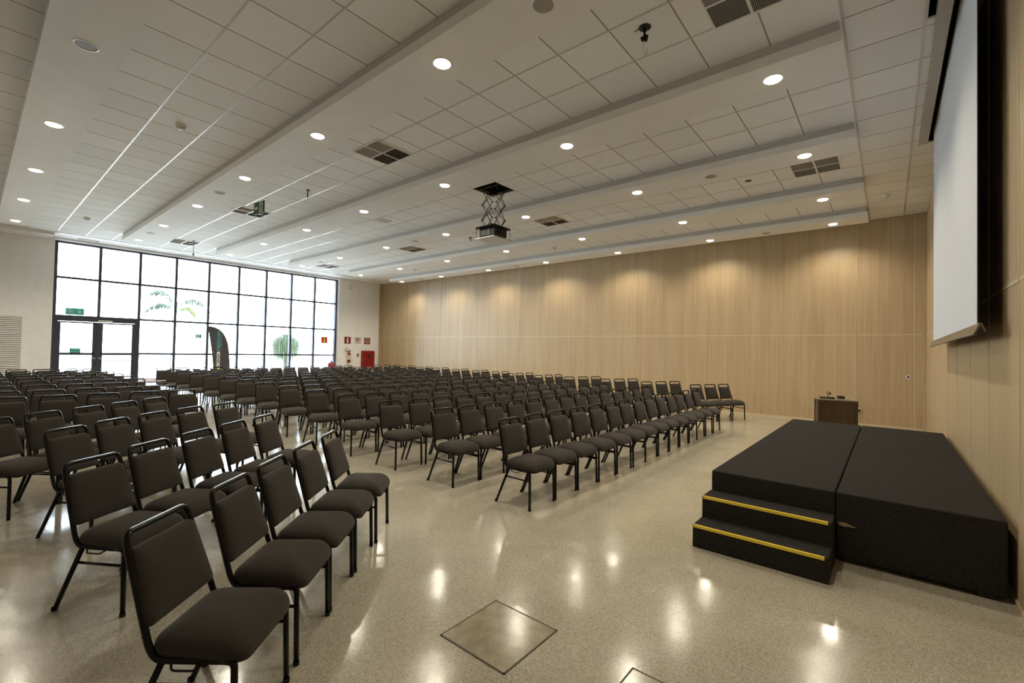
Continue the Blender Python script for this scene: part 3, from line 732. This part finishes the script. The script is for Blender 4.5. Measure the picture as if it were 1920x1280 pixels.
# ------------------------------------------------------------------ outside
def frond(p0, p1, p2, mat, parent, wid=.30):
    b = MB(); p0, p1, p2 = Vector(p0), Vector(p1), Vector(p2); n = 16
    P = [p0*(1-k/n)**2 + p1*2*(k/n)*(1-k/n) + p2*(k/n)**2 for k in range(n+1)]
    b.tube(P, [.016*(1-.8*k/n) for k in range(n+1)], 5)
    m = 60
    for k in range(6, m):
        u = k/m; f = u*n; i = min(int(f), n-1); q = P[i].lerp(P[i+1], f-i); d = (P[i+1]-P[i]).normalized()
        sd = Vector((1, 0, 0)) if abs(d.x) < .8 else Vector((0, 1, 0)); sd = (sd-d*sd.dot(d)).normalized(); upv = Vector((0, 0, 1))
        L = wid*(sin(pi*(.12+.83*u))**.6)*(1.0+rnd.uniform(-.2, .2))
        for s in (-1, 1):
            out = (sd*s*rnd.uniform(.35, .8) + d*rnd.uniform(.35, .7) + upv*s*rnd.uniform(.1, .5)).normalized()
            wv = d*.021
            tip = q + out*L*.85 + Vector((0, 0, -.16*L/.26)); md = q + out*L*.5 + Vector((0, 0, -.02))
            b.quad(q-wv*.6, q+wv*.6, md+wv, md-wv); b.quad(md-wv, md+wv, tip+wv*.1, tip-wv*.1)
    return b.build('frond', mat, parent)
t = empty('palm_tree', (-25, 5.97, -.05), 0, 'young palm tree with arching fronds outside the glass', 'palm tree')
MB().tube([(0, .02, 0), (0, .0, .8), (0, -.01, 1.7), (0, -.02, 2.6), (0, -.02, 3.25)], [.12, .085, .065, .06, .045], 12).build('trunk', m_trunk, t, True)
for p0, p1, p2, m in (((0, 0, 3.3), (.15, -.35, 4.35), (.25, -1.07, 3.72), m_frond), ((0, 0, 3.15), (-.2, -.75, 3.85), (-.2, -1.24, 2.55), m_frond), ((0, 0, 3.3), (0, .06, 3.9), (-.1, .08, 4.5), m_frond),
                      ((0, .03, 3.2), (-.2, .75, 4.25), (-.3, 1.52, 3.2), m_frond), ((0, .03, 3.05), (.35, .5, 3.7), (.5, .86, 2.65), m_frondy), ((0, 0, 3.2), (-.9, -.2, 3.9), (-1.4, -.3, 3.2), m_frond), ((0, 0, 3.2), (.7, -.1, 3.9), (1.1, -.15, 3.0), m_frond)):
    frond(p0, p1, p2, m, t)
t = empty('weeping_plant', (-24, 10.55, -.05), 0, 'weeping ponytail palm with hanging narrow leaves outside the glass', 'plant')
MB().tube([(0, .03, 0), (0, .02, .15), (0, .01, .35), (0, 0, .8), (0, 0, 1.75)], [.20, .24, .15, .09, .06], 12).build('trunk', m_trunk, t, True)
b = MB()
for k in range(1500):
    az = rnd.uniform(0, 2*pi); e = radians(rnd.uniform(5, 85)); L = rnd.uniform(1.0, 1.65); p = Vector((0, 0, 1.78+rnd.uniform(-.15, .15))); n = 9
    P = []
    for i in range(n+1):
        P.append(p.copy()); d = Vector((cos(az)*cos(e), sin(az)*cos(e), sin(e))); p += d*L/n; e = max(e-radians(rnd.uniform(17, 32)), -radians(87))
    sd = Vector((-sin(az), cos(az), 0))*.015
    for i in range(n):
        f0, f1 = 1-i/n*.8, 1-(i+1)/n*.8; b.quad(P[i]-sd*f0, P[i]+sd*f0, P[i+1]+sd*f1, P[i+1]-sd*f1)
b.build('foliage', m_grass, t)
tag(MB().box(-26.4, -24.2, 4.2, 5.6, -.05, .12).build('terracotta_kerb', m_terra), 'low terracotta planting kerb outside the glass behind the chairs', 'kerb')

# ------------------------------------------------------------------ chairs
def pad(fn, a, b_, prof, r):
    """rounded-rectangle cushion: prof = (inset, height) rings, mapped by fn(u, v, h)"""
    return MB().loops([[fn(p[0], p[1], h) for p in rrect(a-i, b_-i, max(r-i*.5, .012))] for i, h in prof])
def sm(b, name, mat): return b.mesh(name, mat, True)
seat_me = sm(pad(lambda u, v, h: (u+.060, v*(1+.05*(u/.18)), h-.020*max(0, (u-.05)/.12)**2), .192, .215, [(.03, .390), (.008, .392), (.003, .395), (.004, .399), (.008, .401), (.003, .405), (0, .413), (.001, .427), (.006, .441), (.016, .455), (.034, .467), (.060, .477), (.095, .485), (.14, .490), (.175, .491)], .068), 'seat', m_fabric)
KB = (-.257+.128)/(.852-.43)
def bx_(z): return -.122 + KB*(z-.43)
def back_fn(u, v, h):      # u across, v up along the back, h out of its front
    z = .644 + v; return (bx_(z)+h, u*(1-.16*(v/.16)*.5), z)
back_me = sm(pad(lambda u, v, h: back_fn(u, v, h), .190, .148, [(.06, -.014), (.02, -.013), (.003, -.008), (0, .004), (.003, .018), (.012, .028), (.03, .034), (.07, .039), (.12, .041)], .026), 'backrest', m_fabric)
R = .0136
up_path = lambda s: [(.165, s*.205, .383), (-.088, s*.203, .383), (-.122, s*.200, .43), (bx_(.79), s*.178, .79), (bx_(.852), s*.168, .852)]
left = arc_path(up_path(1)[:4] + [(bx_(.852), .168, .852), (bx_(.852), 0, .852)], [.04, .05, .03, .055], 4)
right = arc_path(up_path(-1)[:4] + [(bx_(.852), -.168, .852), (bx_(.852), 0, .852)], [.04, .05, .03, .055], 4)
frame_me = sm(MB().tube(left[:-1] + list(reversed(right[:-1])), R, 8), 'frame', m_blackmetal)
fl_me = [sm(MB().tube(arc_path([(.160, s*.205, .383), (.214, s*.208, .383), (.225, s*.215, .0)], [.05], 5), R, 8), 'leg', m_blackmetal) for s in (1, -1)]
rl_me = [sm(MB().tube([(-.066, s*.203, .378), (-.225, s*.215, .0)], R, 8), 'leg', m_blackmetal) for s in (1, -1)]
st_me = [sm(MB().tube([(-.105, s*.206, .290), (.219, s*.211, .290)], .0085, 8), 'stretcher', m_blackmetal) for s in (1, -1)]
hook_me = [sm(MB().tube(arc_path([(-.03, s*.205, .372), (-.015, s*.226, .358), (.075, s*.226, .358), (.09, s*.205, .372)], [.015, .015], 3), .0042, 6), 'linking_hook', m_blackmetal) for s in (1, -1)]
foot_me = sm(MB().lathe([(0, 0), (.0155, 0), (.0158, .018), (.0142, .020)], n=10), 'rubber_foot', m_rubber)
fabric_off = []
def chair(rx, ry, ang, label, group, feet=False):
    a = radians(ang); cx, cy = rx + .257*cos(a), ry + .257*sin(a)
    t = empty('banquet_chair', (cx, cy, 0), a, label, 'chair', group)
    link('seat', seat_me, t); link('backrest', back_me, t); link('frame', frame_me, t)
    for i, s in enumerate((1, -1)):
        l1 = link('leg', fl_me[i], t); l2 = link('leg', rl_me[i], t)
        link('stretcher', st_me[i], t); link('linking_hook', hook_me[i], t)
        if feet:
            link('rubber_foot', foot_me, l1, (.225, s*.215, 0)); link('rubber_foot', foot_me, l2, (-.225, s*.215, 0))
    return t
jit = lambda s: rnd.uniform(-s, s)
CX = [-3.25, -4.37, -5.45, -6.58, -7.6, -8.66, -9.72, -10.75, -11.76, -12.85, -13.9, -15.05, -16.05, -17.1]
n_ch = 0
for k, x in enumerate(CX):
    for j in range(14):
        jj = 0 if (k == 0 and j == 0) else 1
        chair(x+jit(.02)*jj, 3.872+.4745*j+jit(.004)*jj, jit(1.0)*jj, 'dark padded chair, %s row of the middle block, %s from the left aisle' % ('front' if k == 0 else 'last' if k == 13 else ORD[k], ORD[j]), 'chairs of the middle block', k < 2 and j < 5); n_ch += 1
TR = [(-3.49, 26), (-4.75, 26), (-5.97, 25), (-7.17, 24), (-8.36, 5), (-9.55, 4), (-10.62, 2), (-11.62, 0), (-12.67, 0), (-13.80, 0), (-14.83, 0), (-15.97, 0), (-17.07, 0)]
for k, (x, a) in enumerate(TR):
    for j in (-1, 0, 1):
        d = .485*j; ra = radians(a)
        chair(x+d*sin(ra)+jit(.012), 12.02 - (.12 if k > 3 else 0) + d*cos(ra)+jit(.01), -a+jit(1.), 'dark padded chair by the oak wall, %s side row, %s of three' % ('front' if k == 0 else 'last' if k == 12 else ORD[k], ('left one', 'middle one', 'right one')[j+1]), 'chairs along the oak wall'); n_ch += 1
LX = [-8.86, -9.95, -11.05, -12.2, -13.25, -14.29, -15.33, -16.28, -17.3]
for k, x in enumerate(LX):
    for j in range(5):
        chair(x+jit(.02), .345+.478*j+jit(.004), jit(1.0), 'dark padded chair, %s straight row of the left block, %s from its right end' % ('last' if k == 8 else ORD[k], ORD[4-j]), 'straight rows of the left block'); n_ch += 1
ANG = {'front': ([(-2.439, .545), (-2.80, .945), (-3.115, 1.292), (-3.44, 1.66), (-3.75, 2.03)], [41, 42, 42, 42, 43]),
       'second': ([(-3.983, .537), (-4.310, .895), (-4.609, 1.284), (-4.89, 1.66), (-5.16, 2.045)], [34, 37, 38, 38, 38]),
       'third': ([(-5.50, .56), (-5.83, .92), (-6.12, 1.30), (-6.37, 1.70), (-6.57, 2.13)], [38, 38, 35, 32, 30]),
       'fourth': ([(-6.56, .15), (-6.87, .52), (-7.15, .91), (-7.45, 1.28), (-7.75, 1.65)], [38, 37, 37, 38, 38])}
for nm, (pts, an) in ANG.items():
    for j, (p, a) in enumerate(zip(pts, an)):
        chair(p[0], p[1], a, 'dark padded chair, %s slanted row at the left, %s from the camera' % (nm, ORD[j] if j else 'nearest'), 'slanted rows of the left block', nm in ('front', 'second')); n_ch += 1
